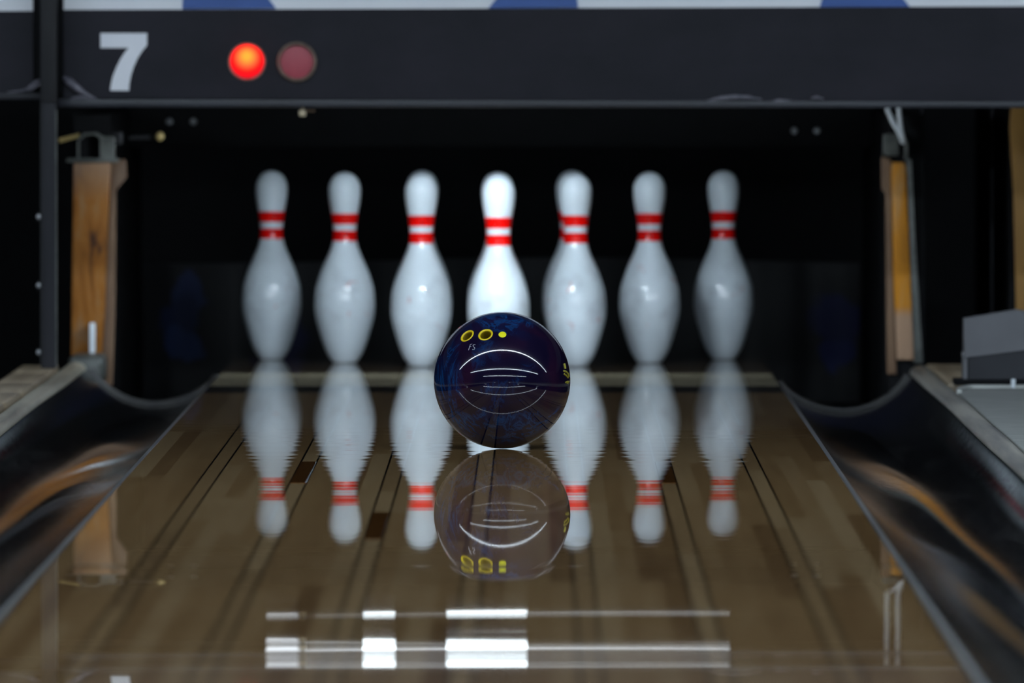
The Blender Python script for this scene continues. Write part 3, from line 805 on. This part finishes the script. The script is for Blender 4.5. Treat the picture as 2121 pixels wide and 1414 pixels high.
# little clip hanging under the fascia
cl = thing('hanging_clip', 'small tan clip under the fascia below the unlit lamp', 'clip', (mx(626), MY+0.02, mz(232)))
obj('clip', box(nb(), mx(619), mx(633), MY+0.012, MY+0.026, mz(241), mz(227.5), 0.002), M['tan'], cl)
obj('arm', box(nb(), mx(633), mx(652), MY+0.016, MY+0.022, mz(231.5), mz(228), 0.0005), M['edge_brown'], cl)
obj('stem', box(nb(), mx(624), mx(629), MY+0.014, MY+0.024, mz(228), mz(222)), M['tan'], cl)

# pin deck light tucked behind the fascia
dl = thing('pin_deck_light', 'white strip light behind the fascia, mirrored low on the lane', 'strip light', (0.01, 17.62, 0.56))
obj('housing', box(nb(), -0.46, 0.48, 17.50, 18.03, 0.604, 0.62, 0.003), M['black_metal'], dl)
obj('back_plate', box(nb(), -0.46, 0.48, 17.50, 17.506, 0.53, 0.6045), M['black_metal'], dl)
obj('diffuser', tube(nb(), [(-0.43, 18.0, 0.5545), (0.452, 18.0, 0.5545)], 0.0115, 12), M['deck_bar'], dl, smooth=50)
for a, c in ((-0.252, -0.192), (-0.093, 0.06)):
    o = obj('lamp_module', box(nb(), a, c, 17.60, 17.70, 0.5188, 0.604, 0.002), M['deck_glow'], dl, smooth=0); o['label'] = 'glowing white lamp module'
    o = obj('lit_face', box(nb(), a+0.001, c-0.001, 17.7003, 17.703, 0.522, 0.603), M['deck_lamp'], o, smooth=0); o['label'] = 'bright lens facing the pins'

for hx in (-0.43, -0.13, 0.17, 0.452):
    obj('hanger', box(nb(), hx-0.006, hx+0.006, 17.995, 18.005, 0.565, 0.6045), M['black_metal'], dl)
o = obj('end_bracket', box(nb(), -0.437, -0.377, 17.60, 17.70, 0.5192, 0.6045, 0.003), M['deck_bar'], dl); o['label'] = 'end piece of the strip, its lit look given as a glow'  # no lamp itself: glow stands for light falling on it from the modules
# ------------------------------------------------------------------ kickbacks, pit and machine
KY = 18.31; KS = F_PX/(KY+6.52)
def kx(px): return 0.08+(px-1113)/KS
def kz(py): return 0.677-(py-50)/KS
def kick(label, xi, xo, s):
    t = thing('kickback', label, 'kickback', ((xi+xo)/2, KY+0.9, -0.26), 'kickbacks beside the pin deck')
    a, c = sorted((xi, xo))
    obj('side_board', box(nb(), a, c, KY+0.012, 20.3, -0.262, 0.50), M['black'], t)
    return t
kl = kick('left kickback wall with a worn orange wooden front strip behind the black post', -0.757, -0.828, -1)
bm = nb(); prism_xz(bm, [(kx(147), kz(760)), (kx(208), kz(775)), (kx(217), kz(640)), (kx(223), kz(480)), (kx(230), kz(336)), (kx(152), kz(338))], KY-0.006, KY+0.012, 0.003)
o = obj('wear_strip', bm, M['wear_left'], kl, origin=(0, 0, 0), smooth=30); o['label'] = 'worn orange varnished wooden strip'
bm = nb(); prism_xz(bm, [(kx(206), kz(790)), (kx(232), kz(800)), (kx(238), kz(640)), (kx(240), kz(394)), (kx(262), kz(368)), (kx(260), kz(330)), (kx(231), kz(332)), (kx(224), kz(480)), (kx(217), kz(640))], KY, KY+0.03, 0.002)
obj('edge_strip', bm, M['edge_brown'], kl, smooth=30)
# bracket: a bent metal loop with a dark opening above the strip
bm = nb()
prism_xz(bm, [(kx(164), kz(334)), (kx(164), kz(292)), (kx(176), kz(281)), (kx(196), kz(279)), (kx(207), kz(287)), (kx(208), kz(330)), (kx(236), kz(326)), (kx(236), kz(284)), (kx(212), kz(282)), (kx(200), kz(274)), (kx(174), kz(276)), (kx(160), kz(290)), (kx(160), kz(334))], KY-0.01, KY+0.02)
obj('bracket', bm, M['bracket'], kl, smooth=0)
obj('bracket_plate', box(nb(), kx(207), kx(238), KY-0.008, KY+0.015, kz(328), kz(284), 0.002), M['bracket'], kl)
obj('bracket_foot', box(nb(), kx(138), kx(246), KY-0.01, KY+0.02, kz(336), kz(328), 0.001), M['bracket'], kl)
o = obj('rod', tube(nb(), [(kx(122), KY, kz(291)), (kx(165), KY, kz(280))], 0.0042, 10), M['brass'], kl, smooth=60); o['label'] = 'short brownish rod beside the bracket'
obj('end_clip', box(nb(), -0.83, -0.762, 18.07, 18.3, -0.02, 0.034, 0.012, 3), M['bracket'], kl)

kr = kick('right kickback wall with an orange wooden front strip under white cables', 0.768, 0.836, 1)
bm = nb(); prism_xz(bm, [(kx(1858), kz(745)), (kx(1893), kz(745)), (kx(1885), kz(560)), (kx(1876), kz(345)), (kx(1872), kz(336)), (kx(1848), kz(336)), (kx(1846), kz(345)), (kx(1850), kz(560))], KY-0.006, KY+0.012, 0.003)
o = obj('wear_strip', bm, M['wear_right'], kr, origin=(0, 0, 0), smooth=30); o['label'] = 'orange wooden strip worn pale at the bottom'
bm = nb(); prism_xz(bm, [(kx(1838), kz(775)), (kx(1857), kz(775)), (kx(1849), kz(560)), (kx(1845), kz(330)), (kx(1826), kz(325)), (kx(1826), kz(392)), (kx(1834), kz(400))], KY, KY+0.03, 0.002)
obj('edge_strip', bm, M['edge_brown'], kr, smooth=30)
bm = nb(); prism_xz(bm, [(kx(1894), kz(752)), (kx(1912), kz(752)), (kx(1896), kz(500)), (kx(1888), kz(330)), (kx(1878), kz(330)), (kx(1886), kz(560))], KY-0.002, KY+0.02, 0.002)
obj('outer_strip', bm, M['bracket'], kr, smooth=30)
obj('bracket', box(nb(), kx(1829), kx(1862), KY-0.012, KY+0.015, kz(322), kz(277), 0.004), M['bracket'], kr)
obj('bracket_side', box(nb(), kx(1862), kx(1873), KY-0.004, KY+0.015, kz(326), kz(288)), M['black'], kr)
obj('bracket_arm', box(nb(), kx(1873), kx(1880), KY-0.01, KY+0.015, kz(330), kz(290), 0.001), M['bracket'], kr)

kn = thing('kickback', 'dim orange board edge at the far right beyond the dark recess', 'kickback', (1.06, KY+0.9, -0.26), 'kickbacks beside the pin deck')
obj('side_board', box(nb(), kx(2092), kx(2180), KY+0.012, 20.3, -0.262, 0.6), M['black'], kn)
bm = nb(); prism_xz(bm, [(kx(2108), kz(790)), (kx(2190), kz(790)), (kx(2190), kz(180)), (kx(2096), kz(180)), (kx(2091), kz(265)), (kx(2099), kz(400))], KY-0.006, KY+0.012, 0.003)
obj('wear_strip', bm, M['wear_far'], kn, smooth=30)

# dark boards in the recess between the two right-hand kickbacks
for x0, x1, y0, lab in ((1908, 1914, 18.6, 'thin dark upright bar beside the right kickback'), (2052, 2058, 18.6, 'thin dark upright bar beside the far right board edge')):
    k_s = F_PX/(y0+6.52)
    tag(obj('recess_bar', box(nb(), 0.08+(x0-1113)/k_s, 0.08+(x1-1113)/k_s, y0, y0+0.03, -0.262, 0.55, 0.001), M['post'], None, origin=(0.08+(x0-1113)/k_s, y0, -0.26)), lab, 'bar')

# white cables hanging to the right bracket
for x_top, lab in ((1838, 'thin white cable, inner one of the pair at the right bracket'), (1861, 'thin white cable, outer one of the pair at the right bracket')):
    p = [(kx(x_top-3), KY-0.02, kz(120)), (kx(x_top-1), KY-0.02, kz(200)), (kx(x_top), KY-0.02, kz(228)), (kx(x_top+(1868-x_top)*0.35), KY-0.02, kz(252)), (kx(x_top+(1868-x_top)*0.75), KY-0.019, kz(272)), (kx(1869+(x_top-1850)*0.1), KY-0.015, kz(288)), (kx(1870+(x_top-1850)*0.1), KY-0.005, kz(294))]
    tag(obj('cable', tube(nb(), p, 0.0046, 10), M['white'], None, origin=p[-1], smooth=60), lab, 'cable', 'white cables at the right bracket')
# thin white strip standing behind the left gutter end
tag(obj('plastic_strip', box(nb(), -0.796, -0.785, 18.27, 18.30, 0.034, 0.093, 0.002), M['white'], None, origin=(-0.79, 18.28, 0.034)), 'thin white upright strip against the orange wood at the left gutter end', 'strip')

# machine beam above the pins with bolts
by_ = 19.45; bs = F_PX/(by_+6.52)
mb = thing('machine_beam', 'black cross beam above the pins with small bolt heads', 'beam', (0, by_, 0.42))
obj('beam', box(nb(), -0.757, 0.768, by_, by_+0.08, 0.425, 0.52, 0.004), M['black'], mb)
for px, py in ((1645, 271), (1692, 271), (351, 252), (401, 252)):
    obj('bolt', lathe(nb(), [(0, 0), (0.0065, 0), (0.0065, 0.004), (0.004, 0.007), (0, 0.008)], (0.08+(px-1113)/bs, by_, 0.677-(py-50)/bs), (0, -1, 0), 14), M['bolt'], mb, smooth=40)
kn_ = thing('brass_knob', 'small yellowish knob above the left end pin beside the left bracket', 'knob', (kx(318), KY+0.1, kz(288)))
obj('knob', lathe(nb(), [(0, 0.012), (0.005, 0.011), (0.0085, 0.006), (0.0085, 0.0), (0.004, -0.002), (0.004, -0.012)], (kx(327), KY+0.1, kz(284)), (0.25, -1, 0.2), 16), M['brass'], kn_, smooth=50)
obj('shank', tube(nb(), [(kx(327), KY+0.11, kz(284)), (kx(264), KY+0.11, kz(287))], 0.004, 8), M['black_metal'], kn_, smooth=60)
obj('mount', box(nb(), -0.757, -0.735, KY+0.09, KY+0.13, kz(300), kz(275), 0.001), M['black_metal'], kn_)

# pit: floor mat, cushion curtain
tag(obj('pit_floor_mat', box(nb(), -0.757, 0.768, 19.2, 20.3, -0.262, -0.12), M['black'], None, origin=(0, 19.7, -0.26)), 'black mat of the pit floor behind the pin deck', 'mat')
bm = nb(); n = 60; rows = []
for j in range(2):
    for i in range(n+1): pass
pts_f = []
for i in range(n+1):
    x = -0.75+1.51*i/n
    pts_f.append((x, 20.2+0.012*math.sin(x*31)+0.006*math.sin(x*67+1)))
top_z = [0.178+0.006*math.sin(x*4.0+1.0) for x, y in pts_f]
fa = [[bm.verts.new((x, y, -0.12)) for x, y in pts_f], [bm.verts.new((x, y, z)) for (x, y), z in zip(pts_f, top_z)], [bm.verts.new((x, y+0.03, z)) for (x, y), z in zip(pts_f, top_z)], [bm.verts.new((x, y+0.03, -0.12)) for x, y in pts_f]]
for q in range(4):
    for i in range(n):
        bm.faces.new((fa[q][i], fa[q][i+1], fa[(q+1) % 4][i+1], fa[(q+1) % 4][i]))
for i in (0, n): bm.faces.new([fa[q][i] for q in range(4)])
bmesh.ops.recalc_face_normals(bm, faces=bm.faces)
tag(obj('pit_curtain', bm, M['curtain'], None, origin=(0, 20.2, 0), smooth=50), 'dark pit curtain with faint blue print behind the pins', 'curtain')
